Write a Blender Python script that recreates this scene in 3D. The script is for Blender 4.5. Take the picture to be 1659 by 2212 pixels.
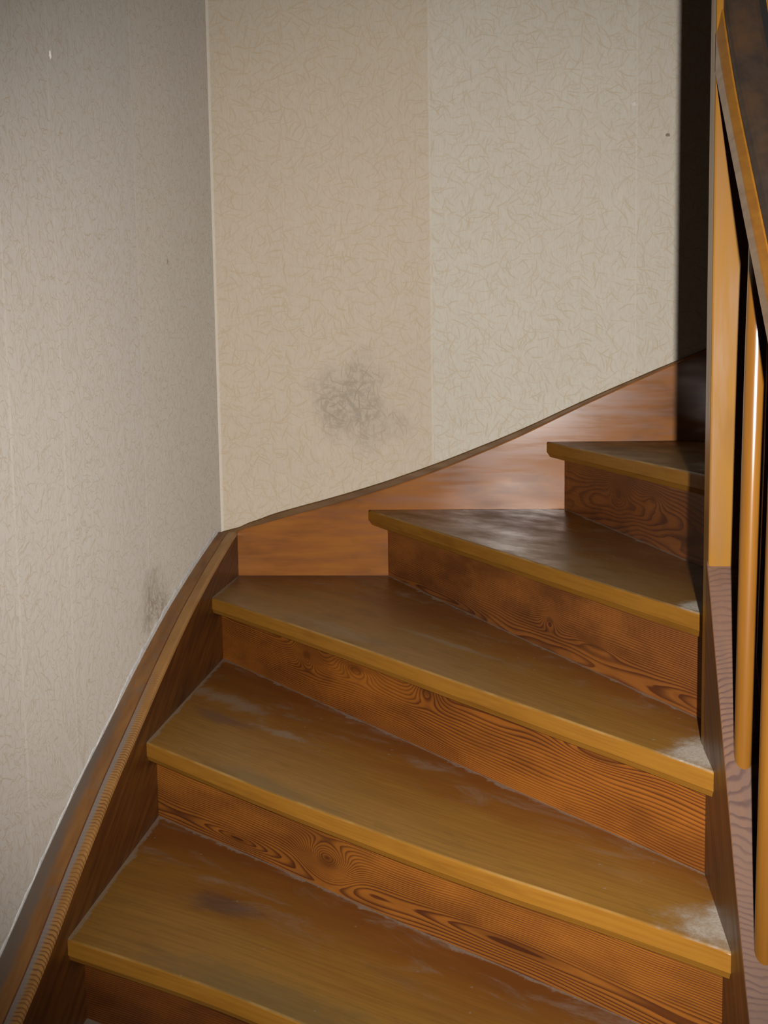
import bpy, bmesh, math, random
from mathutils import Vector, Matrix

random.seed(4)
S = bpy.context.scene
for o in list(bpy.data.objects):
    bpy.data.objects.remove(o)
COL = S.collection

# ------------------------------------------------------------------ camera
FPX = 2745.5
CAM = Vector((0.7483, -3.5929, 0.2295))
fw = Vector((-0.08855154, 0.98914115, -0.11729629)).normalized()
rt = Vector((0.99606041, 0.08737642, -0.01513321)).normalized()
up = rt.cross(fw).normalized()
cd = bpy.data.cameras.new('camera')
cd.sensor_fit = 'VERTICAL'
cd.sensor_height = 24.0
cd.lens = FPX / 2212.0 * 24.0
cd.clip_start = 0.02
cam = bpy.data.objects.new('camera', cd)
COL.objects.link(cam)
cam.matrix_world = Matrix(((rt.x, up.x, -fw.x, CAM.x), (rt.y, up.y, -fw.y, CAM.y), (rt.z, up.z, -fw.z, CAM.z), (0, 0, 0, 1)))
S.camera = cam

# ------------------------------------------------------------------ world, flash, exposure
w = bpy.data.worlds.new('world')
S.world = w
w.use_nodes = True
w.node_tree.nodes['Background'].inputs[0].default_value = (1.0, 0.85, 0.68, 1)
w.node_tree.nodes['Background'].inputs[1].default_value = 0.004

FLASH = Vector((0.854, -3.60, 0.215))
ld = bpy.data.lights.new('camera_flash', 'SPOT')          # the camera's own flash, to the right of the lens
ld.energy = 425
ld.color = (1.0, 0.97, 0.93)
ld.shadow_soft_size = 0.012
ld.spot_size = math.radians(70)
ld.spot_blend = 1.0
fl = bpy.data.objects.new('camera_flash', ld)
COL.objects.link(fl)
fl.location = FLASH
fl.rotation_euler = Vector((-0.045, 0.989, -0.085)).to_track_quat('-Z', 'Y').to_euler()

S.view_settings.view_transform = 'Standard'
S.view_settings.look = 'None'
S.view_settings.gamma = 1.0
S.view_settings.use_curve_mapping = False
S.view_settings.exposure = 0.0


# ------------------------------------------------------------------ node helper
class NT:
    def __init__(s, name):
        s.m = bpy.data.materials.new(name)
        s.m.use_nodes = True
        s.t = s.m.node_tree
        s.b = s.t.nodes['Principled BSDF']
        s.x = 0

    def n(s, typ, **kw):
        nd = s.t.nodes.new(typ)
        for k, v in kw.items():
            setattr(nd, k, v)
        return nd

    def put(s, sock, v):
        if isinstance(v, bpy.types.NodeSocket):
            s.t.links.new(v, sock)
        elif v is not None:
            if isinstance(v, (tuple, list)) and len(v) == 3 and sock.type == 'RGBA':
                v = (*v, 1)
            sock.default_value = v

    def math(s, op, a, b=None, c=None, clamp=False):
        nd = s.n('ShaderNodeMath', operation=op)
        nd.use_clamp = clamp
        s.put(nd.inputs[0], a)
        s.put(nd.inputs[1], b)
        if c is not None:
            s.put(nd.inputs[2], c)
        return nd.outputs[0]

    def vmath(s, op, a, b=None):
        nd = s.n('ShaderNodeVectorMath', operation=op)
        s.put(nd.inputs[0], a)
        if b is not None:
            s.put(nd.inputs[1], b)
        return nd.outputs['Value'] if op in ('LENGTH', 'DOT_PRODUCT', 'DISTANCE') else nd.outputs[0]

    def comb(s, x, y, z):
        nd = s.n('ShaderNodeCombineXYZ')
        for i, v in enumerate((x, y, z)):
            s.put(nd.inputs[i], v)
        return nd.outputs[0]

    def sep(s, v):
        nd = s.n('ShaderNodeSeparateXYZ')
        s.put(nd.inputs[0], v)
        return nd.outputs

    def noise(s, v, scale, detail=2.0, rough=0.5, dist=0.0, col=False):
        nd = s.n('ShaderNodeTexNoise')
        s.put(nd.inputs['Vector'], v)
        nd.inputs['Scale'].default_value = scale
        nd.inputs['Detail'].default_value = detail
        nd.inputs['Roughness'].default_value = rough
        nd.inputs['Distortion'].default_value = dist
        return nd.outputs['Color' if col else 'Fac']

    def ss(s, v, a, b, lo=0.0, hi=1.0):
        nd = s.n('ShaderNodeMapRange', interpolation_type='SMOOTHSTEP')
        s.put(nd.inputs['Value'], v)
        nd.inputs['From Min'].default_value = a
        nd.inputs['From Max'].default_value = b
        nd.inputs['To Min'].default_value = lo
        nd.inputs['To Max'].default_value = hi
        return nd.outputs[0]

    def mix(s, f, a, b, blend='MIX'):
        nd = s.n('ShaderNodeMix', data_type='RGBA', blend_type=blend)
        s.put(nd.inputs[0], f)
        s.put(nd.inputs[6], a)
        s.put(nd.inputs[7], b)
        return nd.outputs[2]

    def ramp(s, v, stops):
        nd = s.n('ShaderNodeValToRGB')
        e = nd.color_ramp.elements
        while len(e) < len(stops):
            e.new(0.5)
        for k, (p, c) in zip(e, stops):
            k.position = p
            k.color = (*c, 1)
        s.put(nd.inputs[0], v)
        return nd.outputs[0]

    def obj(s):
        return s.n('ShaderNodeTexCoord').outputs['Object']

    def world(s):
        return s.n('ShaderNodeNewGeometry').outputs['Position']

    def uv(s, name):
        return s.n('ShaderNodeUVMap', uv_map=name).outputs[0]

    def bump(s, h, strength, dist):
        nd = s.n('ShaderNodeBump')
        nd.inputs['Strength'].default_value = strength
        nd.inputs['Distance'].default_value = dist
        s.put(nd.inputs['Height'], h)
        s.put(s.b.inputs['Normal'], nd.outputs[0])

    def out(s, col, rough=0.4, spec=0.5, coat=0.0, coat_rough=0.2, drough=0.0):
        s.put(s.b.inputs['Base Color'], col)
        s.put(s.b.inputs['Roughness'], rough)
        s.put(s.b.inputs['Specular IOR Level'], spec)
        s.put(s.b.inputs['Coat Weight'], coat)
        s.b.inputs['Coat Roughness'].default_value = coat_rough
        s.b.inputs['Diffuse Roughness'].default_value = drough
        return s.m


# ------------------------------------------------------------------ materials
def wallpaper(name, axis, panels, seams, stains, specks, dens=1.0, fine=1.0, seedv=0.0, drough=1.0, width=0.0016, wob=0.05, stroke=(0.46, 0.325, 0.155), squig=0.0):
    """cream paper printed with hair-like ochre strokes; axis 'x' = strips along x, 'y' = strips along y"""
    t = NT(name)
    P = t.world()
    px, py, pz = t.sep(P)
    h = px if axis == 'x' else py
    uv = t.comb(h, pz, seedv)
    warp = t.noise(uv, 9.0, 2, col=True)
    wv = t.vmath('SCALE', t.vmath('SUBTRACT', warp, (0.5, 0.5, 0.5)))
    wv.node.inputs['Scale'].default_value = wob
    uvw = t.vmath('ADD', uv, wv)
    if squig:
        w2 = t.vmath('SCALE', t.vmath('SUBTRACT', t.noise(uv, 60.0, 1, col=True), (0.5, 0.5, 0.5)))
        w2.node.inputs['Scale'].default_value = squig
        uvw = t.vmath('ADD', uvw, w2)
    lines = None
    for i in range(6):
        sc_ = (17.0 + 2.3 * i) * fine
        q = t.vmath('ADD', t.vmath('SCALE', uvw), (3.71 * i + 0.3, 1.93 * i, 0))
        q.node.inputs[0].links[0].from_node.inputs['Scale'].default_value = sc_
        vo = t.n('ShaderNodeTexVoronoi', feature='F1', voronoi_dimensions='2D')
        t.put(vo.inputs['Vector'], q)
        vo.inputs['Scale'].default_value = 1.0
        d = t.vmath('SUBTRACT', q, vo.outputs['Position'])
        cr, cg, cb = t.sep(vo.outputs['Color'])
        ang = t.math('MULTIPLY', t.math('SUBTRACT', cr, 0.5), 3.14159)
        dx, dy, _z = t.sep(d)
        ca, sa = t.math('COSINE', ang), t.math('SINE', ang)
        lu = t.math('ADD', t.math('MULTIPLY', dx, ca), t.math('MULTIPLY', dy, sa))
        lv = t.math('SUBTRACT', t.math('MULTIPLY', dy, ca), t.math('MULTIPLY', dx, sa))
        lv = t.math('ADD', lv, t.math('MULTIPLY', t.math('MULTIPLY', lu, lu), t.math('MULTIPLY', t.math('SUBTRACT', cg, 0.5), 1.4)))
        l = t.ss(t.math('ABSOLUTE', lv), width * 0.25 * sc_, width * sc_, 1.0, 0.0)
        l = t.math('MULTIPLY', l, t.ss(t.math('ABSOLUTE', lu), 0.28, 0.62, 1.0, 0.0))
        l = t.math('MULTIPLY', l, t.math('MULTIPLY_ADD', cb, 0.75, 0.25))
        lines = l if lines is None else t.math('MAXIMUM', lines, l)
    # panel tints
    col = t.n('ShaderNodeRGB').outputs[0]
    col.default_value = (*panels[0][1], 1)
    for x0, c in panels[1:]:
        col = t.mix(t.ss(h, x0 - 0.0012, x0 + 0.0012), col, c)
    mott = t.noise(uv, 5.0, 3, 0.6)
    col = t.mix(t.ss(mott, 0.3, 0.75, 0.0, 0.14), col, tuple(0.82 * v for v in panels[0][1]))
    fib = t.noise(t.vmath('MULTIPLY', uv, (260, 45, 1)), 1.0, 2, 0.6)
    col = t.mix(t.ss(fib, 0.35, 0.7, 0.0, 0.16), col, tuple(0.62 * v for v in panels[0][1]))
    col = t.mix(t.math('MULTIPLY', lines, 0.62 * dens), col, stroke)
    for sx, wd, c, k in seams:
        d = t.math('ABSOLUTE', t.math('SUBTRACT', h, sx))
        col = t.mix(t.ss(d, wd * 0.4, wd, k, 0.0), col, c)
    scr = t.noise(t.vmath('MULTIPLY', uvw, (55, 55, 1)), 1.0, 3, 0.65)
    for (cx, cz, rx, rz, k, c) in stains:
        q = t.comb(t.math('DIVIDE', t.math('SUBTRACT', h, cx), rx), t.math('DIVIDE', t.math('SUBTRACT', pz, cz), rz), 0)
        q = t.vmath('ADD', q, t.vmath('MULTIPLY', t.vmath('SUBTRACT', warp, (0.5, 0.5, 0.5)), (1.6, 1.6, 0)))
        g = t.ss(t.vmath('LENGTH', q), 0.1, 1.0, 1.0, 0.0)
        g2 = t.math('MULTIPLY', g, t.math('MAXIMUM', t.ss(scr, 0.42, 0.62), t.math('MULTIPLY', lines, 1.0)))
        g = t.math('ADD', t.math('MULTIPLY', g, 0.28 * k), t.math('MULTIPLY', g2, 0.42 * k), clamp=True)
        col = t.mix(g, col, c)
    for (cx, cz, r, c) in specks:
        q = t.comb(t.math('SUBTRACT', h, cx), t.math('SUBTRACT', pz, cz), 0)
        q = t.vmath('ADD', q, t.vmath('MULTIPLY', t.vmath('SUBTRACT', t.noise(uv, 160.0, 1, col=True), (0.5, 0.5, 0.5)), (r * 2, r * 2, 0)))
        col = t.mix(t.ss(t.vmath('LENGTH', q), r * 0.5, r, 1.0, 0.0), col, c)
    bh = t.math('ADD', t.math('MULTIPLY', lines, 0.6), t.math('MULTIPLY', t.noise(t.vmath('MULTIPLY', uv, (1, 0.45, 1)), 210.0, 2, 0.6), 0.7))
    t.bump(bh, 0.35, 0.0012)
    return t.out(col, 0.75, 0.25, drough=drough)


def rings(t, P, pith, freq, seed, wob, knots, xs=1.0, warp_len=1.25):
    """distance to a wandering pith line -> growth-ring phase; P in plank coordinates (x along the grain)"""
    x, y, z = t.sep(P)
    q = t.comb(t.math('ADD', t.math('MULTIPLY', x, warp_len), seed), t.math('MULTIPLY', y, 6.0), t.math('MULTIPLY', z, 6.0))
    nv = t.vmath('SUBTRACT', t.noise(q, 1.0, 2.0, 0.5, col=True), (0.5, 0.5, 0.5))
    nx, ny, nz = t.sep(nv)
    yy = t.math('ADD', t.math('SUBTRACT', y, pith[0]), t.math('MULTIPLY', nx, wob * 2))
    zz = t.math('ADD', t.math('SUBTRACT', z, pith[1]), t.math('MULTIPLY', ny, wob * 2))
    r = t.vmath('LENGTH', t.comb(0, yy, zz))
    q2 = t.comb(t.math('MULTIPLY', x, 4.0), t.math('MULTIPLY', y, 40), t.math('MULTIPLY', z, 40))
    r = t.math('ADD', r, t.math('MULTIPLY', t.math('SUBTRACT', t.noise(q2, 1.0, 2), 0.5), wob * 0.12))
    kd = None
    for (kx, kz, sx, sz, amp) in knots:
        e = t.math('ADD', t.math('POWER', t.math('DIVIDE', t.math('SUBTRACT', x, kx), sx), 2.0),
                   t.math('POWER', t.math('DIVIDE', t.math('SUBTRACT', z, kz), sz), 2.0))
        g = t.math('POWER', 2.718, t.math('MULTIPLY', e, -1.0))
        r = t.math('ADD', r, t.math('MULTIPLY', g, amp))
        kd = g if kd is None else t.math('MAXIMUM', kd, g)
    ph = t.math('FRACT', t.math('MULTIPLY', r, freq))
    return ph, kd, (x, y, z)


def riser_wood(name, light, dark, pith, freq, seed, knots=(), wob=0.03, contrast=1.0, rough=0.3, dirt=0.0, coord='obj'):
    t = NT(name)
    P = t.obj()
    ph, kd, (x, y, z) = rings(t, P, pith, freq, seed, wob, knots)
    late = t.math('MULTIPLY', t.ss(ph, 0.30, 0.86), t.ss(ph, 0.90, 1.0, 1.0, 0.0))
    big = t.noise(t.comb(t.math('ADD', t.math('MULTIPLY', x, 2.2), seed), t.math('MULTIPLY', y, 5), t.math('MULTIPLY', z, 9)), 1.0, 3, 0.6)
    late = t.math('MULTIPLY', late, t.ss(big, 0.25, 0.65, 0.45, 1.0))
    fib = t.noise(t.comb(t.math('MULTIPLY', x, 14), t.math('MULTIPLY', y, 420), t.math('MULTIPLY', z, 420)), 1.0, 2, 0.6)
    base = t.mix(t.ss(big, 0.30, 0.72), light, tuple(0.62 * a + 0.38 * b for a, b in zip(light, dark)))
    base = t.mix(t.ss(fib, 0.3, 0.75, 0.0, 0.35), base, tuple(0.5 * a + 0.5 * b for a, b in zip(light, dark)))
    col = t.mix(t.math('MULTIPLY', late, contrast, clamp=True), base, dark)
    if kd is not None:
        col = t.mix(t.ss(kd, 0.70, 1.0, 0.0, 0.55), col, tuple(0.75 * v for v in dark))
    dst = t.noise(P, 60.0, 4, 0.7)
    col = t.mix(t.ss(dst, 0.70, 0.80, 0.0, 0.35), col, (0.30, 0.24, 0.19))
    if dirt:
        grime = t.noise(t.vmath('MULTIPLY', P, (3.0, 9.0, 9.0)), 1.0, 4, 0.65)
        col = t.mix(t.ss(grime, 0.42, 0.70, 0.0, dirt), col, tuple(0.8 * v for v in dark))
    t.bump(t.math('ADD', late, t.math('MULTIPLY', fib, 0.5)), 0.10, 0.0006)
    return t.out(col, t.ss(fib, 0.3, 0.8, rough, rough + 0.12), 0.35)


def tread_wood(name, seed, corner=None, corner_r=(0.14, 0.10), grime=(), dust=0.6, dark=0.0, rough=0.36, smears=(), spec=0.22):
    """worn maple-like tread: pale olive where feet land, redder at the back, dust along the joints.
    uses UV 'plank' (metres along nosing, metres from nosing) and 'rel' (0..1, 0..1)"""
    t = NT(name)
    UV = t.uv('plank')
    u, v, _ = t.sep(UV)
    ru, rv, _ = t.sep(t.uv('rel'))
    Pw = t.world()
    wx, wy, wz = t.sep(Pw)
    n1 = t.noise(t.comb(t.math('ADD', t.math('MULTIPLY', u, 2.0), seed), t.math('MULTIPLY', v, 7.0), 0), 1.0, 4, 0.6)
    n2 = t.noise(t.comb(t.math('ADD', t.math('MULTIPLY', u, 5.0), seed), t.math('MULTIPLY', v, 9.0), 3.3), 1.0, 4, 0.65)
    grain = t.noise(t.comb(t.math('ADD', t.math('MULTIPLY', u, 6.0), seed), t.math('MULTIPLY', v, 150.0), t.math('MULTIPLY', wz, 60)), 1.0, 3, 0.6)
    wear = t.math('ADD', rv, t.math('MULTIPLY', t.math('SUBTRACT', n1, 0.5), 0.75))
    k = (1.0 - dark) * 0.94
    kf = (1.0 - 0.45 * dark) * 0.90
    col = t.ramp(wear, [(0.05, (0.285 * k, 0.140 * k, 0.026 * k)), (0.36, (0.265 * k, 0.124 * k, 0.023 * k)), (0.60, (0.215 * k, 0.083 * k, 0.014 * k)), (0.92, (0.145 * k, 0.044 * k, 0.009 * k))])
    col = t.mix(t.ss(grain, 0.30, 0.75, 0.0, 0.40), col, (0.13 * k, 0.058 * k, 0.012 * k))
    col = t.mix(t.ss(n2, 0.52, 0.75, 0.0, 0.45), col, (0.165 * k, 0.072 * k, 0.016 * k))
    # scuffed soft spots of grey-green polish
    sc = t.noise(t.comb(t.math('ADD', t.math('MULTIPLY', u, 9.0), seed), t.math('MULTIPLY', v, 16.0), 1.0), 1.0, 5, 0.7)
    col = t.mix(t.math('MULTIPLY', t.ss(sc, 0.54, 0.74, 0.0, 0.5), t.ss(rv, 0.02, 0.45, 1.0, 0.3)), col, (0.105, 0.070, 0.022))
    for (gu, gv, rx, ry, kk, c) in grime:
        q = t.comb(t.math('DIVIDE', t.math('SUBTRACT', u, gu), rx), t.math('DIVIDE', t.math('SUBTRACT', v, gv), ry), 0)
        d = t.math('ADD', t.vmath('LENGTH', q), t.math('MULTIPLY', t.math('SUBTRACT', sc, 0.5), 1.6))
        col = t.mix(t.ss(d, 0.2, 1.0, kk, 0.0), col, c)
    isfront = t.ss(v, -0.0016, 0.0004, 1.0, 0.0)
    fg = t.noise(t.comb(t.math('ADD', t.math('MULTIPLY', u, 7.0), seed), t.math('MULTIPLY', v, 170.0), 5), 1.0, 3, 0.6)
    fgl = t.noise(t.comb(t.math('ADD', t.math('MULTIPLY', u, 3.0), seed), t.math('MULTIPLY', v, 20.0), 9), 1.0, 3, 0.6)
    fcol = t.mix(t.ss(fg, 0.35, 0.75, 0.0, 0.5), (0.325 * kf, 0.143 * kf, 0.019 * kf), (0.235 * kf, 0.088 * kf, 0.010 * kf))
    fcol = t.mix(t.ss(fgl, 0.5, 0.78, 0.0, 0.45), fcol, (0.14 * kf, 0.050 * kf, 0.008 * kf))
    col = t.mix(isfront, col, fcol)
    # worn pale arris
    edge = t.math('MULTIPLY', t.ss(t.math('ABSOLUTE', t.math('SUBTRACT', v, 0.001)), 0.0005, 0.0042, 1.0, 0.0), t.ss(n2, 0.42, 0.66))
    col = t.mix(t.math('MULTIPLY', edge, 0.55), col, (0.40, 0.25, 0.09))
    # dust: back joint, left joint, inner corner, loose specks
    dcol = (0.235, 0.200, 0.160)
    cl = t.noise(Pw, 13.0, 5, 0.7)
    fine = t.noise(Pw, 240.0, 3, 0.7)
    topm = t.math('SUBTRACT', 1.0, isfront)
    back = t.uv('joint')
    jb, jl, _ = t.sep(back)            # metres to back joint, metres to wall-string joint
    d1 = t.ss(t.math('SUBTRACT', jb, t.math('MULTIPLY', t.ss(cl, 0.45, 0.78), 0.018)), 0.0015, 0.0075, 1.0, 0.0)
    d1 = t.math('MULTIPLY', d1, 0.62)
    d2 = t.ss(t.math('SUBTRACT', jl, t.math('MULTIPLY', t.ss(cl, 0.40, 0.80), 0.014)), 0.002, 0.009, 0.62, 0.0)
    d = t.math('MAXIMUM', d1, d2)
    hz = t.noise(t.comb(t.math('ADD', t.math('MULTIPLY', u, 5.0), seed * 2), t.math('MULTIPLY', v, 13.0), 4.0), 1.0, 5, 0.68, 0.6)
    sm = t.math('MULTIPLY', t.ss(hz, 0.50, 0.74, 0.0, 0.60 * dust), t.ss(rv, 0.25, 0.80))
    d = t.math('MAXIMUM', d, sm)
    if corner:
        q = t.comb(t.math('DIVIDE', t.math('SUBTRACT', wx, corner[0]), corner_r[0]), t.math('DIVIDE', t.math('SUBTRACT', wy, corner[1]), corner_r[1]), 0)
        e = t.math('ADD', t.vmath('LENGTH', q), t.math('MULTIPLY', t.math('SUBTRACT', cl, 0.5), 1.7))
        cm = t.ss(e, 0.30, 1.0, 0.95, 0.0)
        d = t.math('MAXIMUM', d, cm)
        dcol = t.mix(cm, dcol, (0.40, 0.355, 0.30))
    for (gu, gv, rx, ry, kk) in smears:
        q = t.comb(t.math('DIVIDE', t.math('SUBTRACT', u, gu), rx), t.math('DIVIDE', t.math('SUBTRACT', v, gv), ry), 0)
        e = t.math('ADD', t.vmath('LENGTH', q), t.math('MULTIPLY', t.math('SUBTRACT', cl, 0.5), 2.2))
        d = t.math('MAXIMUM', d, t.ss(e, 0.2, 1.0, kk, 0.0))
    d = t.math('MULTIPLY', d, t.ss(fine, 0.30, 0.60, 0.55, 1.0))
    spk = t.n('ShaderNodeTexVoronoi', feature='F1')
    t.put(spk.inputs['Vector'], Pw)
    spk.inputs['Scale'].default_value = 34.0
    sp = t.math('MULTIPLY', t.ss(spk.outputs['Distance'], 0.05, 0.12, 1.0, 0.0), t.ss(t.sep(spk.outputs['Color'])[0], 0.80, 0.84))
    d = t.math('MAXIMUM', d, t.math('MULTIPLY', sp, 0.55))
    d = t.math('MULTIPLY', d, topm)
    col = t.mix(t.ss(t.noise(t.comb(t.math('MULTIPLY', u, 90.0), t.math('MULTIPLY', v, 160.0), seed), 1.0, 3, 0.7), 0.66, 0.76, 0.0, 0.30), col, (0.07, 0.040, 0.016))
    col = t.mix(d, col, dcol)
    rg = t.math('ADD', t.ss(n2, 0.3, 0.75, rough - 0.05, rough + 0.16), t.math('MULTIPLY', d, 0.4))
    t.bump(t.math('ADD', t.math('MULTIPLY', grain, 0.6), t.math('MULTIPLY', sc, 0.8)), 0.10, 0.0008)
    return t.out(col, rg, spec, drough=0.1)


def plain_wood(name, light, dark, scale=(6, 120, 120), rough=0.3, axis_obj=True, blotch=0.35, blotch_col=None, ticks=None, ticks_col=None, coat=0.0, ticks_axis=0, dirt=None, spec=0.5, side=None, fade=None, rake=0.0):
    t = NT(name)
    P = t.obj()
    x, y, z = t.sep(P)
    Q = P
    if rake:
        mp = t.n('ShaderNodeMapping')
        t.put(mp.inputs['Vector'], P)
        mp.inputs['Rotation'].default_value = (-rake, 0, 0)
        Q = mp.outputs[0]
    g = t.noise(t.vmath('MULTIPLY', Q, scale), 1.0, 3, 0.6)
    b = t.noise(t.vmath('MULTIPLY', Q, tuple(max(2.5, s * 0.12) for s in scale)), 1.0, 4, 0.65)
    col = t.mix(t.ss(g, 0.28, 0.75), light, dark)
    col = t.mix(t.ss(b, 0.45, 0.75, 0.0, blotch), col, blotch_col or tuple(0.5 * v for v in dark))
    h = g
    if ticks:
        ax = (x, y, z)[ticks_axis]
        oth = (x, y, z)[(ticks_axis + 1) % 3]
        wv = t.noise(t.vmath('MULTIPLY', P, (16, 16, 16)), 1.0, 3, 0.55)
        bend = t.noise(t.vmath('MULTIPLY', P, (4, 4, 4)), 1.0, 1)
        ph = t.math('FRACT', t.math('MULTIPLY', t.math('ADD', t.math('ADD', ax, t.math('MULTIPLY', wv, 0.014)), t.math('ADD', t.math('MULTIPLY', bend, 0.06), t.math('MULTIPLY', t.math('POWER', t.math('ABSOLUTE', oth), 1.5), 0.3))), ticks))
        l = t.math('MULTIPLY', t.ss(ph, 0.42, 0.80), t.ss(ph, 0.84, 1.0, 1.0, 0.0))
        l = t.math('MULTIPLY', l, t.ss(t.noise(t.vmath('MULTIPLY', P, (9, 9, 9)), 1.0, 2), 0.3, 0.6, 0.35, 0.9))
        if fade:                               # end grain turns into long grain further up
            l = t.math('MULTIPLY', l, t.ss(t.sep(t.world())[1], fade[0], fade[1], 0.15, 1.0))
        col = t.mix(l, col, ticks_col)
    if dirt:
        dn = t.noise(P, 14.0, 5, 0.7)
        col = t.mix(t.ss(dn, dirt[0], dirt[1], 0.0, dirt[2]), col, dirt[3])
    if side:                                   # dust lying along one edge: (x where it starts, x where it is full, strength, colour)
        wx, wy, wz = t.sep(t.world())
        en = t.noise(t.vmath('MULTIPLY', t.world(), (40, 14, 14)), 1.0, 4, 0.7)
        e = t.ss(t.math('ADD', wx, t.math('MULTIPLY', t.math('SUBTRACT', en, 0.5), abs(side[1] - side[0]) * 1.3)), side[0], side[1], 0.0, side[2])
        e = t.math('MULTIPLY', e, t.ss(wy, -0.75, -1.15, 0.0, 1.0))
        col = t.mix(e, col, side[3])
    t.bump(h, 0.08, 0.0006)
    return t.out(col, t.ss(g, 0.3, 0.8, rough, rough + 0.12), spec, coat=coat)


M = {}
M['paper_back'] = wallpaper('cream_wallpaper_back', 'x',
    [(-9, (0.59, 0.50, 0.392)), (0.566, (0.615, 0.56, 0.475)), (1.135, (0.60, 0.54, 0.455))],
    [(0.566, 0.004, (0.64, 0.59, 0.51), 0.4), (1.135, 0.003, (0.66, 0.61, 0.54), 0.35), (-0.052, 0.007, (0.70, 0.65, 0.57), 0.55)],
    [(0.35, 0.105, 0.18, 0.165, 0.60, (0.17, 0.14, 0.11))],
    [(1.127, 0.918, 0.008, (0.66, 0.62, 0.56)), (1.219, 0.834, 0.006, (0.25, 0.19, 0.13))], dens=0.62, seedv=1.7, drough=0.35, width=0.0026, wob=0.03)
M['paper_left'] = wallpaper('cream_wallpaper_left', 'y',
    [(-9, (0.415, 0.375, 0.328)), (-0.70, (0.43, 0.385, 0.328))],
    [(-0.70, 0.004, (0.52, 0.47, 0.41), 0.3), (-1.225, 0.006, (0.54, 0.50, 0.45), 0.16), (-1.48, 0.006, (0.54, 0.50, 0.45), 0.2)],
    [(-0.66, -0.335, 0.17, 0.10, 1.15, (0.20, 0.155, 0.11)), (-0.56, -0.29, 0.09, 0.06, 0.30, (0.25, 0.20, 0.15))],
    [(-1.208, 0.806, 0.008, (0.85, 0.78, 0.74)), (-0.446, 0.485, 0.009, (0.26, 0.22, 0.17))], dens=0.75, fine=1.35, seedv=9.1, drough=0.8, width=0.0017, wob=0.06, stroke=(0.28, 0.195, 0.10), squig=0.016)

orange_l, orange_d = (0.37, 0.145, 0.022), (0.075, 0.021, 0.008)
M['riser_T1'] = riser_wood('pine_riser_a', (0.22, 0.068, 0.016), (0.060, 0.018, 0.010), (0.05, -0.02), 170, 1.0, [(0.50, 0.02, 0.05, 0.03, -0.03), (0.75, 0.03, 0.06, 0.02, -0.02)], wob=0.05, dirt=0.5)
M['riser_T2'] = riser_wood('pine_riser_b', (0.31, 0.105, 0.020), orange_d, (0.03, -0.062), 250, 5.0, [(1.05, -0.01, 0.035, 0.02, -0.02), (1.25, -0.025, 0.09, 0.012, -0.012)], wob=0.030, dirt=0.6)
M['riser_T3'] = riser_wood('pine_riser_c', (0.36, 0.118, 0.016), (0.085, 0.023, 0.007), (0.018, 0.060), 210, 9.0, [(0.50, 0.028, 0.045, 0.026, 0.050), (0.73, 0.040, 0.075, 0.022, 0.040), (1.02, 0.055, 0.05, 0.03, 0.032), (1.55, 0.05, 0.12, 0.018, -0.016)], wob=0.042, dirt=0.45)
M['riser_T4'] = riser_wood('pine_riser_d', (0.36, 0.125, 0.018), orange_d, (0.028, -0.045), 250, 14.0, [(0.58, -0.018, 0.062, 0.030, 0.062), (0.30, -0.05, 0.10, 0.012, -0.012), (1.05, -0.03, 0.22, 0.022, -0.018)], wob=0.026, dirt=0.4)
M['riser_T5'] = riser_wood('pine_riser_e', (0.20, 0.062, 0.011), (0.055, 0.016, 0.007), (0.03, -0.10), 270, 21.0, [(0.55, 0.0, 0.05, 0.03, 0.02)], wob=0.025, dirt=0.7)

red_dark = (0.070, 0.022, 0.007)
M['string_left'] = plain_wood('brown_string_board', (0.150, 0.054, 0.010), red_dark, (40, 4, 55), 0.36, rake=0.42, spec=0.35, blotch=0.6)
M['string_back'] = plain_wood('red_brown_string_board', (0.30, 0.112, 0.024), (0.21, 0.070, 0.016), (5, 40, 46), 0.17, blotch=0.7, blotch_col=(0.085, 0.030, 0.012), spec=0.26)
M['string_inner'] = plain_wood('brown_inner_string', (0.17, 0.066, 0.023), (0.10, 0.037, 0.015), (40, 4, 50), 0.34, rake=0.86, blotch=0.4, dirt=(0.64, 0.74, 0.5, (0.30, 0.22, 0.17)))
M['string_top'] = plain_wood('pinkish_end_grain', (0.125, 0.067, 0.043), (0.10, 0.053, 0.035), (60, 8, 8), 0.40, blotch=0.15, blotch_col=(0.115, 0.08, 0.062), ticks=215, ticks_col=(0.062, 0.031, 0.025), ticks_axis=1)
M['string_cap'] = plain_wood('orange_end_grain', (0.36, 0.180, 0.054), (0.29, 0.135, 0.036), (30, 8, 8), 0.40, blotch=0.25, blotch_col=(0.25, 0.15, 0.075), ticks=140, spec=0.3, ticks_col=(0.13, 0.048, 0.016), ticks_axis=1, fade=(-0.75, -1.1), side=(-0.014, -0.021, 0.85, (0.21, 0.18, 0.16)))
M['batten'] = plain_wood('dusty_batten_wood', (0.26, 0.118, 0.034), (0.18, 0.075, 0.022), (40, 6, 6), 0.5, spec=0.3, blotch=0.5, blotch_col=(0.15, 0.080, 0.040), dirt=(0.50, 0.72, 0.5, (0.15, 0.115, 0.088)), side=(-0.046, -0.064, 0.85, (0.125, 0.100, 0.080)))
M['batten_back'] = plain_wood('brown_batten_wood', (0.150, 0.072, 0.022), (0.105, 0.048, 0.014), (6, 40, 40), 0.5, spec=0.2, blotch=0.3)
M['dust'] = plain_wood('grey_dust', (0.30, 0.27, 0.24), (0.20, 0.17, 0.15), (60, 60, 60), 0.9, blotch=0.2)
M['groove'] = plain_wood('red_brown_groove', (0.16, 0.045, 0.018), (0.09, 0.028, 0.012), (40, 20, 20), 0.5, blotch=0.2)
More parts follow.
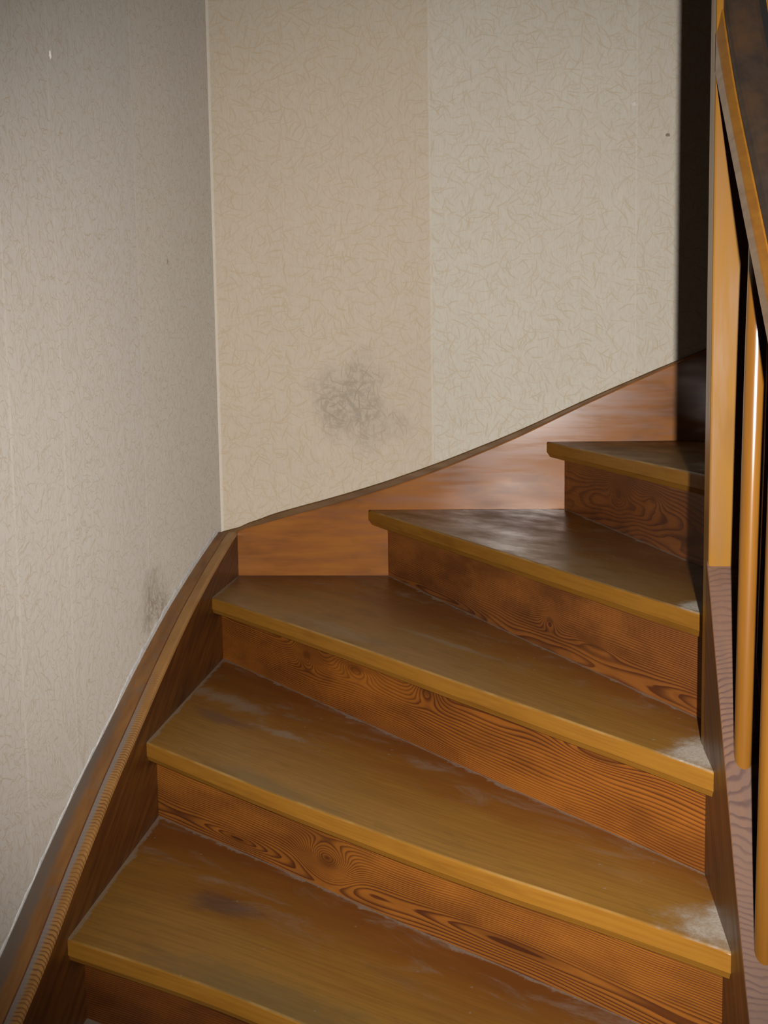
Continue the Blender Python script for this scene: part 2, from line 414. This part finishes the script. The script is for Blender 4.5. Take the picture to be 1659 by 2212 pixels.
M['plaster'] = plain_wood('white_plaster', (0.80, 0.81, 0.80), (0.64, 0.63, 0.61), (80, 80, 80), 0.85, blotch=0.25, blotch_col=(0.35, 0.32, 0.28))
M['post'] = plain_wood('varnished_maple', (0.200, 0.092, 0.0125), (0.160, 0.067, 0.008), (50, 50, 5), 0.19, blotch=0.6, blotch_col=(0.10, 0.038, 0.006), spec=0.36)
M['baluster'] = plain_wood('varnished_spindle_wood', (0.175, 0.072, 0.010), (0.14, 0.053, 0.007), (60, 60, 5), 0.17, blotch=0.3, blotch_col=(0.10, 0.035, 0.006), coat=0.3)
M['rail'] = plain_wood('varnished_rail_wood', (0.26, 0.108, 0.012), (0.20, 0.075, 0.008), (60, 5, 60), 0.26, blotch=0.35, blotch_col=(0.22, 0.078, 0.016), coat=0.3)
M['grip'] = plain_wood('dark_worn_grip', (0.040, 0.026, 0.019), (0.024, 0.015, 0.011), (70, 6, 70), 0.5, blotch=0.75, blotch_col=(0.075, 0.036, 0.014))
M['rail_strip'] = plain_wood('black_rail_strip', (0.010, 0.008, 0.007), (0.006, 0.005, 0.004), (40, 8, 40), 0.8, blotch=0.1)  # near-black colour for the strip along the grip's outer side
M['floorwood'] = plain_wood('hall_floor_wood', (0.24, 0.11, 0.035), (0.16, 0.07, 0.022), (4, 90, 4), 0.4)


# ------------------------------------------------------------------ mesh helpers
def link(name, bm, mats, parent=None, matrix=None, smooth=None, bevel=None):
    bmesh.ops.recalc_face_normals(bm, faces=bm.faces)
    me = bpy.data.meshes.new(name)
    bm.to_mesh(me)
    bm.free()
    for m in (mats if isinstance(mats, (list, tuple)) else [mats]):
        me.materials.append(m)
    o = bpy.data.objects.new(name, me)
    COL.objects.link(o)
    if parent:
        o.parent = parent
    if matrix is not None:
        o.matrix_local = matrix
    if smooth:
        for p in me.polygons:
            p.use_smooth = True
    if bevel:
        b = o.modifiers.new('bevel', 'BEVEL')
        b.width, b.segments, b.limit_method, b.angle_limit = bevel[0], bevel[1], 'ANGLE', math.radians(30)
        for p in me.polygons:
            p.use_smooth = True
        wn = o.modifiers.new('wn', 'WEIGHTED_NORMAL')
        wn.keep_sharp = True
    return o


def box(bm, a, b):
    v = [bm.verts.new((x, y, z)) for x in (a[0], b[0]) for y in (a[1], b[1]) for z in (a[2], b[2])]
    for f in ((0, 1, 3, 2), (4, 6, 7, 5), (0, 4, 5, 1), (2, 3, 7, 6), (0, 2, 6, 4), (1, 5, 7, 3)):
        bm.faces.new([v[i] for i in f])
    return v


def loft(bm, secs, mat_of=None):
    """closed cross sections (lists of points) joined along a path, capped"""
    rows = [[bm.verts.new(p) for p in s] for s in secs]
    n = len(rows[0])
    for a, b in zip(rows, rows[1:]):
        for i in range(n):
            f = bm.faces.new((a[i], a[(i + 1) % n], b[(i + 1) % n], b[i]))
            if mat_of:
                f.material_index = mat_of(i)
    bm.faces.new(rows[0][::-1])
    bm.faces.new(rows[-1])


def interp(poly, t):
    for (a, b) in zip(poly, poly[1:]):
        lo, hi = (a, b) if a[0] <= b[0] else (b, a)
        if lo[0] <= t <= hi[0]:
            k = (t - lo[0]) / (hi[0] - lo[0])
            return lo[1] + k * (hi[1] - lo[1])
    a, b = (poly[0], poly[1]) if abs(t - poly[0][0]) < abs(t - poly[-1][0]) else (poly[-1], poly[-2])
    return a[1] + (t - a[0]) * (b[1] - a[1]) / (b[0] - a[0])


def tag(o, label=None, cat=None, group=None, kind=None):
    for k, v in (('label', label), ('category', cat), ('group', group), ('kind', kind)):
        if v:
            o[k] = v
    return o


def resample(poly, n):
    P = [Vector(p) for p in poly]
    L = [0.0]
    for a, b in zip(P, P[1:]):
        L.append(L[-1] + (b - a).length)
    out = []
    for i in range(n):
        s = L[-1] * i / (n - 1)
        for j in range(len(P) - 1):
            if s <= L[j + 1] + 1e-9:
                k = (s - L[j]) / (L[j + 1] - L[j])
                out.append(P[j].lerp(P[j + 1], k))
                break
    return out, L[-1]


def seg_dist(p, poly):
    """signed distance to a plan polyline, positive on the walking side"""
    best, sg = 9.0, 1.0
    for a, b in zip(poly, poly[1:]):
        a, b = Vector(a), Vector(b)
        e = b - a
        t = max(0.0, min(1.0, (p - a).dot(e) / e.length_squared))
        d = (p - a.lerp(b, t)).length
        if d < best - 1e-7:
            best = d
            sg = -1.0 if e.x * (p.y - a.y) - e.y * (p.x - a.x) > 0 else 1.0
    return best * sg


H = 0.19
FLOOR = -6 * H

# ------------------------------------------------------------------ the setting
def wall_x(y):
    return -0.055 + 0.0167 * (y - 0.035)


bm = bmesh.new()
loft(bm, [[(wall_x(y), y, FLOOR), (wall_x(y), y, 1.75), (wall_x(y) - 0.12, y, 1.75), (wall_x(y) - 0.12, y, FLOOR)] for y in (0.035, -4.3)])
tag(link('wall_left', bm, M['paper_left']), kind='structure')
bm = bmesh.new()
box(bm, (wall_x(0.035) - 0.12, 0.035, FLOOR), (2.3, 0.155, 1.75))
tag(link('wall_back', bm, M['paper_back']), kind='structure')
bm = bmesh.new()
box(bm, (-0.25, -4.3, FLOOR - 0.1), (2.3, 0.155, FLOOR))
tag(link('floor', bm, M['floorwood']), kind='structure')

# ------------------------------------------------------------------ staircase
st = bpy.data.objects.new('wooden_staircase', None)
COL.objects.link(st)
st.location = (0.53, -1.2, FLOOR)
tag(st, 'varnished pine winder staircase with worn dusty treads turning right along the papered walls', 'staircase')
STI = Matrix.Translation(-Vector(st.location))


def make_tread(nose, back, z, mat, jback, jleft, nu=44, nv=9, thick=0.043, over=0.009):
    """nose / back: plan polylines, left to right"""
    for _ in range(2):                        # corner cutting: one even sweep
        P = [Vector(nose[0])]
        for a, b in zip(nose, nose[1:]):
            a, b = Vector(a), Vector(b)
            P += [a.lerp(b, 0.25), a.lerp(b, 0.75)]
        nose = P + [Vector(nose[-1])]
    N, ln = resample(nose, nu)
    B, _ = resample(back, nu)
    bm = bmesh.new()
    uvp = bm.loops.layers.uv.new('plank')
    uvr = bm.loops.layers.uv.new('rel')
    uvj = bm.loops.layers.uv.new('joint')
    rows, data = [], []
    r = 0.004
    ft = 0.030
    for i in range(nu):
        n, b = N[i], B[i]
        if i == 0:
            tg = N[1] - N[0]
        elif i == nu - 1:
            tg = N[-1] - N[-2]
        else:
            tg = N[i + 1] - N[i - 1]
        inn = Vector((-tg.y, tg.x)).normalized()
        if inn.y < 0:
            inn = -inn
        pts, dat = [], []
        s = ln * i / (nu - 1)
        D = (b - n).length

        def add(pl, zz, v, rv):
            pts.append(Vector((pl.x, pl.y, z + zz)))
            jb = seg_dist(pl, jback) if rv >= 0 else 1.0
            jl = seg_dist(pl, jleft) if rv >= 0 else 1.0
            dat.append(((s, v), (i / (nu - 1), rv), (jb, jl)))
        for j in range(nv):
            k = 1 - j / (nv - 1)
            k = k ** 1.0
            p = (n + inn * r).lerp(b, k)
            add(p, 0, (p - n).length if j < nv - 1 else r, max(k, 0.0))
        add(n + inn * r * 0.3, -r * 0.3, 0.0006, 0.0)
        add(n, -r, -0.003, -0.1)
        add(n, -ft, -ft, -0.5)
        add(n + inn * 0.002, -ft - 0.0015, -ft - 0.0015, -0.55)
        add(n + inn * over, -thick, -thick - 0.004, -0.7)
        add(b, -thick, -D, -1.0)
        rows.append([bm.verts.new(p) for p in pts])
        data.append(dat)
    m = len(rows[0])
    for i in range(nu - 1):
        for j in range(m):
            j2 = (j + 1) % m
            f = bm.faces.new((rows[i][j], rows[i][j2], rows[i + 1][j2], rows[i + 1][j]))
            for lp, (a, c) in zip(f.loops, ((i, j), (i, j2), (i + 1, j2), (i + 1, j))):
                q = data[a][c]
                lp[uvp].uv, lp[uvr].uv, lp[uvj].uv = q
            f.smooth = nv - 2 < j < nv + 1
    for row, dat in ((rows[0], data[0]), (rows[-1], data[-1])):
        f = bm.faces.new(row)
        for lp, q in zip(f.loops, dat):
            lp[uvp].uv, lp[uvr].uv, lp[uvj].uv = (q[0][0], -0.02), (q[1][0], -0.5), (1, 1)
    return link('tread', bm, mat, st, STI)


def make_riser(poly, z0, z1, mat, d=0.02):
    """slab standing on the plan polyline; local x runs along the board, z is 0 at mid height"""
    a, b = Vector(poly[0]), Vector(poly[-1])
    ax = (b - a).normalized()
    ay = Vector((-ax.y, ax.x))
    mid = (z0 + z1) / 2
    bm = bmesh.new()
    secs = []
    for p in resample(poly, 24)[0]:
        q = p - a
        x, y = q.dot(ax), q.dot(ay)
        secs.append([(x, y, z0 - mid), (x, y, z1 - mid), (x, y + d, z1 - mid), (x, y + d, z0 - mid)])
    loft(bm, secs)
    mw = Matrix(((ax.x, ay.x, 0, a.x), (ax.y, ay.y, 0, a.y), (0, 0, 1, mid), (0, 0, 0, 1)))
    return link('riser', bm, mat, st, STI @ mw)


E_ = 0.012          # housed into the strings
r1 = [(0.935, E_), (0.940, 0.0), (1.172, -1.073), (1.285, -1.545)]
r2 = [(0.431, E_), (0.437, 0.0), (0.790, -0.80), (1.083, -1.436), (1.128, -1.535)]
r3 = [(-0.010, -0.224), (0.0, -0.236), (0.551, -0.972), (0.845, -1.367), (1.059, -1.644), (1.078, -1.668)]
r4 = [(-0.010, -0.926), (0.0, -0.935), (0.313, -1.207), (0.621, -1.484), (0.951, -1.763), (1.066, -1.858)]
r5 = [(-0.010, -1.452), (0.0, -1.459), (0.27, -1.605), (0.41, -1.69), (1.060, -2.095)]
r6 = [(-0.010, -1.975), (1.055, -2.29)]
n1 = [(0.885, E_), (0.889, 0.0), (1.142, -1.005), (1.262, -1.545)]
n2 = [(0.376, E_), (0.381, 0.0), (0.668, -0.611), (0.944, -1.210), (1.083, -1.500), (1.104, -1.545)]
n3 = [(-E_, -0.336), (0.0, -0.350), (0.358, -0.799), (0.682, -1.230), (0.918, -1.540), (1.066, -1.738), (1.078, -1.754)]
n4 = [(-E_, -0.998), (0.0, -1.010), (0.339, -1.329), (0.691, -1.637), (0.898, -1.792), (1.060, -1.924), (1.072, -1.934)]
n5 = [(-E_, -1.534), (0.0, -1.541), (0.269, -1.681), (0.41, -1.771), (0.70, -1.955), (1.055, -2.180), (1.067, -2.187)]
n6 = [(-E_, -2.052), (1.050, -2.37), (1.062, -2.374)]
off = lambda P, d: [(x, y + d) for x, y in P]
FAR = [(-5, -6), (-5, 6)]
LEFTJ = [(0.0, -3.0), (0.0, 0.1)]
BACKJ = [(0.0, 0.0), (1.6, 0.0)]
Y_OL = (0.12, 0.082, 0.030)
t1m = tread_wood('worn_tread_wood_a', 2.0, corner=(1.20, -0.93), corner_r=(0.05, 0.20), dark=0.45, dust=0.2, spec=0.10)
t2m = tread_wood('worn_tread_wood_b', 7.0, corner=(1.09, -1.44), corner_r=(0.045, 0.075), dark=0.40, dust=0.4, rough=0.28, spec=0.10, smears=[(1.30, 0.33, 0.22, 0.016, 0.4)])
t3m = tread_wood('worn_tread_wood_c', 13.0, corner=(1.075, -1.66), corner_r=(0.085, 0.12), dark=0.12, dust=0.8, smears=[(0.62, 0.06, 0.30, 0.05, 0.25), (0.95, 0.21, 0.22, 0.02, 0.35)])
t4m = tread_wood('worn_tread_wood_d', 19.0, corner=(1.075, -1.83), corner_r=(0.11, 0.11), dust=0.75, grime=[(0.17, 0.30, 0.16, 0.05, 0.6, (0.10, 0.055, 0.035)), (0.42, 0.02, 0.30, 0.06, 0.5, Y_OL)],
                 smears=[(0.16, 0.44, 0.20, 0.06, 0.45), (0.40, 0.33, 0.15, 0.030, 0.55)])
t5m = tread_wood('worn_tread_wood_e', 27.0, corner=(1.08, -2.05), corner_r=(0.11, 0.11), dust=0.75, grime=[(0.28, 0.28, 0.12, 0.06, 0.75, (0.085, 0.045, 0.030)), (0.46, 0.03, 0.36, 0.10, 0.6, Y_OL)])
t6m = tread_wood('worn_tread_wood_f', 33.0, dust=0.9, smears=[(0.02, 0.56, 0.3, 0.2, 0.8)])

r0 = [(1.455, E_), (1.520, -1.545)]
n0 = [(1.410, E_), (1.475, -1.545)]
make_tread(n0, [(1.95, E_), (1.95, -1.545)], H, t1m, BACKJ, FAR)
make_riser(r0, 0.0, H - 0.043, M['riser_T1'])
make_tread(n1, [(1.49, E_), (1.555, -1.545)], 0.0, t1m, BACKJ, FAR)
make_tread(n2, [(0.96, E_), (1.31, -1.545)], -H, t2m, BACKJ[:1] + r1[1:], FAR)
make_tread(n3, [(-E_, E_), (0.0, E_), (0.462, E_), (1.155, -1.535)], -2 * H, t3m, BACKJ[:1] + r2[1:], LEFTJ)
make_tread(n4, off(r3, 0.03), -3 * H, t4m, r3, LEFTJ)
make_tread(n5, off(r4, 0.03), -4 * H, t5m, r4, LEFTJ)
make_tread(n6, off(r5, 0.03), -5 * H, t6m, r5, LEFTJ)
make_riser(r1, -H, -0.043, M['riser_T1'])
make_riser(r2, -2 * H, -H - 0.043, M['riser_T2'])
make_riser(r3, -3 * H, -2 * H - 0.043, M['riser_T3'])
make_riser(r4, -4 * H, -3 * H - 0.043, M['riser_T4'])
make_riser(r5, -5 * H, -4 * H - 0.043, M['riser_T5'])
make_riser(r6, FLOOR, -5 * H - 0.043, M['riser_T5'])

# wall strings ---------------------------------------------------------------
TOPL = [(0.035, -0.243), (0.0, -0.250), (-0.30, -0.310), (-0.57, -0.373), (-0.75, -0.426), (-0.89, -0.470), (-1.03, -0.518), (-1.22, -0.579),
        (-1.45, -0.668), (-1.64, -0.751), (-1.78, -0.797), (-2.1, -0.925), (-2.62, -1.139)]
ys = [0.0] + [-0.06 * i for i in range(1, 44)]


def ztop(y):
    # three-point smoothing keeps the hand-shaped curve free of kinks
    return (interp(TOPL, y - 0.05) + interp(TOPL, y) + interp(TOPL, y + 0.05 if y < -0.02 else y)) / 3


bm = bmesh.new()
secs = []
for y in ys:
    z = ztop(y)
    b = max(z - 0.42, FLOOR)
    secs.append([(0, y, b), (0, y, z - 0.007), (-0.002, y, z - 0.0028), (-0.007, y, z), (-0.027, y, z), (-0.0285, y, z - 0.003), (-0.0285, y, b)])
loft(bm, secs, mat_of=lambda i: 1 if i in (1, 2, 3) else 0)
sl = link('wall_string', bm, [M['string_left'], M['string_cap']], st, STI)
bm = bmesh.new()
secs = []
for y in ys:
    z = ztop(y)
    xw = wall_x(y) + 0.0005
    secs.append([(-0.0305, y, z - 0.06), (-0.0305, y, z - 0.004), (-0.034, y, z), (xw, y, z + 0.001), (xw, y, z - 0.06)])
loft(bm, secs)
tag(link('wall_batten', bm, M['batten'], sl), 'dusty grey brown batten along the left wall')
bm = bmesh.new()
loft(bm, [[(-0.0285, y, ztop(y) - 0.012), (-0.0285, y, ztop(y) - 0.0025), (-0.0305, y, ztop(y) - 0.0025), (-0.0305, y, ztop(y) - 0.012)] for y in ys])
link('groove', bm, M['groove'], sl)
bm = bmesh.new()
secs = []
for i, y in enumerate([-0.02 - 0.02 * k for k in range(116)]):
    z = ztop(y)
    xw = wall_x(y) + 0.0004
    hgt = (0.015 if y > -0.95 else 0.006) + 0.004 * math.sin(i * 1.7) * math.sin(i * 0.37) + 0.002 * random.random()
    secs.append([(xw, y, z - 0.002), (xw + 0.002, y, z - 0.002), (xw + 0.0015, y, z + hgt * 0.7), (xw, y, z + hgt)])
loft(bm, secs)
tag(link('plaster_edge', bm, M['plaster'], sl), 'ragged white plaster edge under the wallpaper')

TOPB = [(0.0, -0.250), (0.134, -0.212), (0.296, -0.170), (0.458, -0.122), (0.60, -0.070), (0.808, 0.015), (0.991, 0.104), (1.242, 0.215), (1.335, 0.251), (1.62, 0.37)]
xs = [0.03 * i for i in range(66)]


def zb(x):
    return (interp(TOPB, max(x - 0.05, 0)) + interp(TOPB, x) + interp(TOPB, x + 0.05 if x > 0.02 else x)) / 3


bm = bmesh.new()
secs = []
for x in xs:
    z = zb(x)
    b = -0.62
    secs.append([(x, 0, b), (x, 0, z - 0.004), (x, 0.0012, z - 0.0012), (x, 0.004, z), (x, 0.018, z), (x, 0.019, z - 0.003), (x, 0.019, b)])
loft(bm, secs)
sb = link('wall_string', bm, M['string_back'], st, STI)
tag(sb, 'glossy red brown string board along the back wall')
bm = bmesh.new()
RISE = [(-0.06, 0.004), (0.0, 0.008), (0.10, 0.018), (0.50, 0.019), (0.80, 0.014), (1.0, 0.009), (1.25, 0.004), (1.7, 0.003)]
loft(bm, [[(x, 0.0195, zb(x) - 0.06), (x, 0.0195, zb(x) + interp(RISE, x) - 0.003), (x, 0.0225, zb(x) + interp(RISE, x)), (x, 0.0348, zb(x) + interp(RISE, x)), (x, 0.0348, zb(x) - 0.06)] for x in [-0.05, -0.02] + xs])
link('wall_batten', bm, M['batten_back'], sb)

# inner string ---------------------------------------------------------------
TOPR = [(-1.60, -0.045), (-1.659, -0.112), (-1.758, -0.236), (-1.852, -0.347), (-1.891, -0.396), (-1.945, -0.458), (-2.008, -0.529), (-2.074, -0.593), (-2.20, -0.71), (-2.55, -1.03)]


def xin(y):
    return 1.0605 + 0.028 * (y + 1.92)


SW = 0.060
yr = [-1.628 - 0.03 * i for i in range(30)]


def zr(y):
    return (interp(TOPR, y - 0.04) + interp(TOPR, y) + interp(TOPR, min(y + 0.04, -1.60))) / 3


bm = bmesh.new()
secs = []
for y in yr:
    x0, z = xin(y), zr(y)
    b = max(z - 0.45, FLOOR)
    secs.append([(x0, y, b), (x0, y, z - 0.0025), (x0 + 0.0008, y, z - 0.0008), (x0 + 0.0025, y, z), (x0 + SW - 0.003, y, z), (x0 + SW, y, z - 0.003), (x0 + SW, y, b)])
loft(bm, secs, mat_of=lambda i: 1 if i in (2, 3, 4) else 0)
si = link('inner_string', bm, [M['string_inner'], M['string_top']], st, STI)
tag(si, 'steep inner string board with pinkish end grain on top')

bm = bmesh.new()                              # the string goes on round the newel, up beside the higher steps
secs = []
for i in range(16):
    x = 1.1775 + 0.0515 * i
    z = 0.02 + 0.62 * (x - 1.1775)
    secs.append([(x, -1.545, z - 0.42), (x, -1.545, z), (x, -1.600, z), (x, -1.600, z - 0.42)])
loft(bm, secs)
link('inner_string', bm, M['string_inner'], st, STI)

# ------------------------------------------------------------------ banister: newel post, handrail, spindles
bs = bpy.data.objects.new('banister', None)
COL.objects.link(bs)
bs.location = (1.12, -1.60, FLOOR)
tag(bs, 'glossy orange wooden banister with square newel post and dark-topped handrail beside the stairs', 'banister')
BSI = Matrix.Translation(-Vector(bs.location))

PX0, PX1, PY0, PY1 = 1.0700, 1.176, -1.635, -1.545
bm = bmesh.new()
secs = []
for i in range(40):
    z = FLOOR + 0.08 + (1.42 - FLOOR - 0.08) * i / 39
    secs.append([(PX0, PY0 + 0.003, z), (PX0 + 0.0008, PY0 + 0.0008, z), (PX0 + 0.003, PY0, z), (PX1 - 0.004, PY0, z), (PX1, PY0 + 0.004, z), (PX1, PY1 - 0.004, z), (PX1 - 0.004, PY1, z), (PX0 + 0.048, PY1, z), (PX0 + 0.006, PY1 - 0.030, z), (PX0, PY1 - 0.045, z)])
loft(bm, secs)
link('newel_post', bm, M['post'], bs, BSI)

RS = 0.985                                   # rake of the rail
an = math.atan(RS)
rn = Vector((0, -math.sin(an), math.cos(an)))
rd = Vector((0, math.cos(an), math.sin(an)))
RO = Vector((1.070, -1.627, 0.647))          # lower left arris where it meets the post


def rail_sec(prof, y):
    """profile points (x, n) swept along the rake, cut square to the plan at y"""
    out = []
    for x, n in prof:
        base = Vector((1.070 + x, RO.y, RO.z)) + rn * n
        k = (y - base.y) / rd.y
        e = max(0.0, (y + 1.80) / 0.172)          # the top sweeps up where it meets the newel
        out.append(base + rd * k + Vector((0, 0, 0.034 * e * e * min(1.0, max(0.0, n / 0.0435)) ** 2)))
    return out


RW = 0.0690
body = [(0, 0), (0.0, 0.0285), (0.0012, 0.0315), (0.0075, 0.0435), (0.0105, 0.0435), (RW - 0.011, 0.0435), (RW - 0.003, 0.0435), (RW, 0.040), (RW, 0.003), (RW - 0.003, 0)]
bm = bmesh.new()
loft(bm, [rail_sec(body, -1.628 - 0.022 * i) for i in range(60)])
hr = link('handrail', bm, M['rail'], bs, BSI)
grip = [(0.0098, 0.040), (0.0100, 0.058), (0.0118, 0.0645), (0.0165, 0.068), (RW - 0.019, 0.0685), (RW - 0.013, 0.0665), (RW - 0.013, 0.040)]
bm = bmesh.new()
loft(bm, [rail_sec(grip, -1.629 - 0.022 * i) for i in range(60)])
tag(link('grip', bm, M['grip'], hr), 'dark worn top of the handrail')
edge = [(RW - 0.013, 0.040), (RW - 0.013, 0.066), (RW - 0.003, 0.061), (RW + 0.0003, 0.054), (RW + 0.0003, 0.036)]
bm = bmesh.new()
loft(bm, [rail_sec(edge, -1.629 - 0.022 * i) for i in range(60)])
tag(link('rail_edge', bm, M['rail_strip'], hr), 'black outer edge of the handrail')


def spindle(foot, top, n=30):
    f, t_ = Vector(foot), Vector(top)
    ax = (t_ - f).normalized()
    bm = bmesh.new()
    secs = []
    for i in range(n):
        k = i / (n - 1)
        r = 0.0122 + 0.0030 * math.sin(min(k * 1.25, 1.0) * math.pi * 0.62) - 0.0012 * max(0, k - 0.75) * 4
        c = f.lerp(t_, k)
        secs.append([c + Vector((math.cos(a), math.sin(a), 0)) * r for a in [2 * math.pi * j / 20 for j in range(20)]])
    loft(bm, secs)
    o = link('baluster', bm, M['baluster'], bs, BSI, smooth=True)
    return o


spindle((1.0885, -1.833, -0.40), (1.1005, -1.833, 0.50))
spindle((1.0855, -2.008, -0.60), (1.0975, -2.008, 0.33))
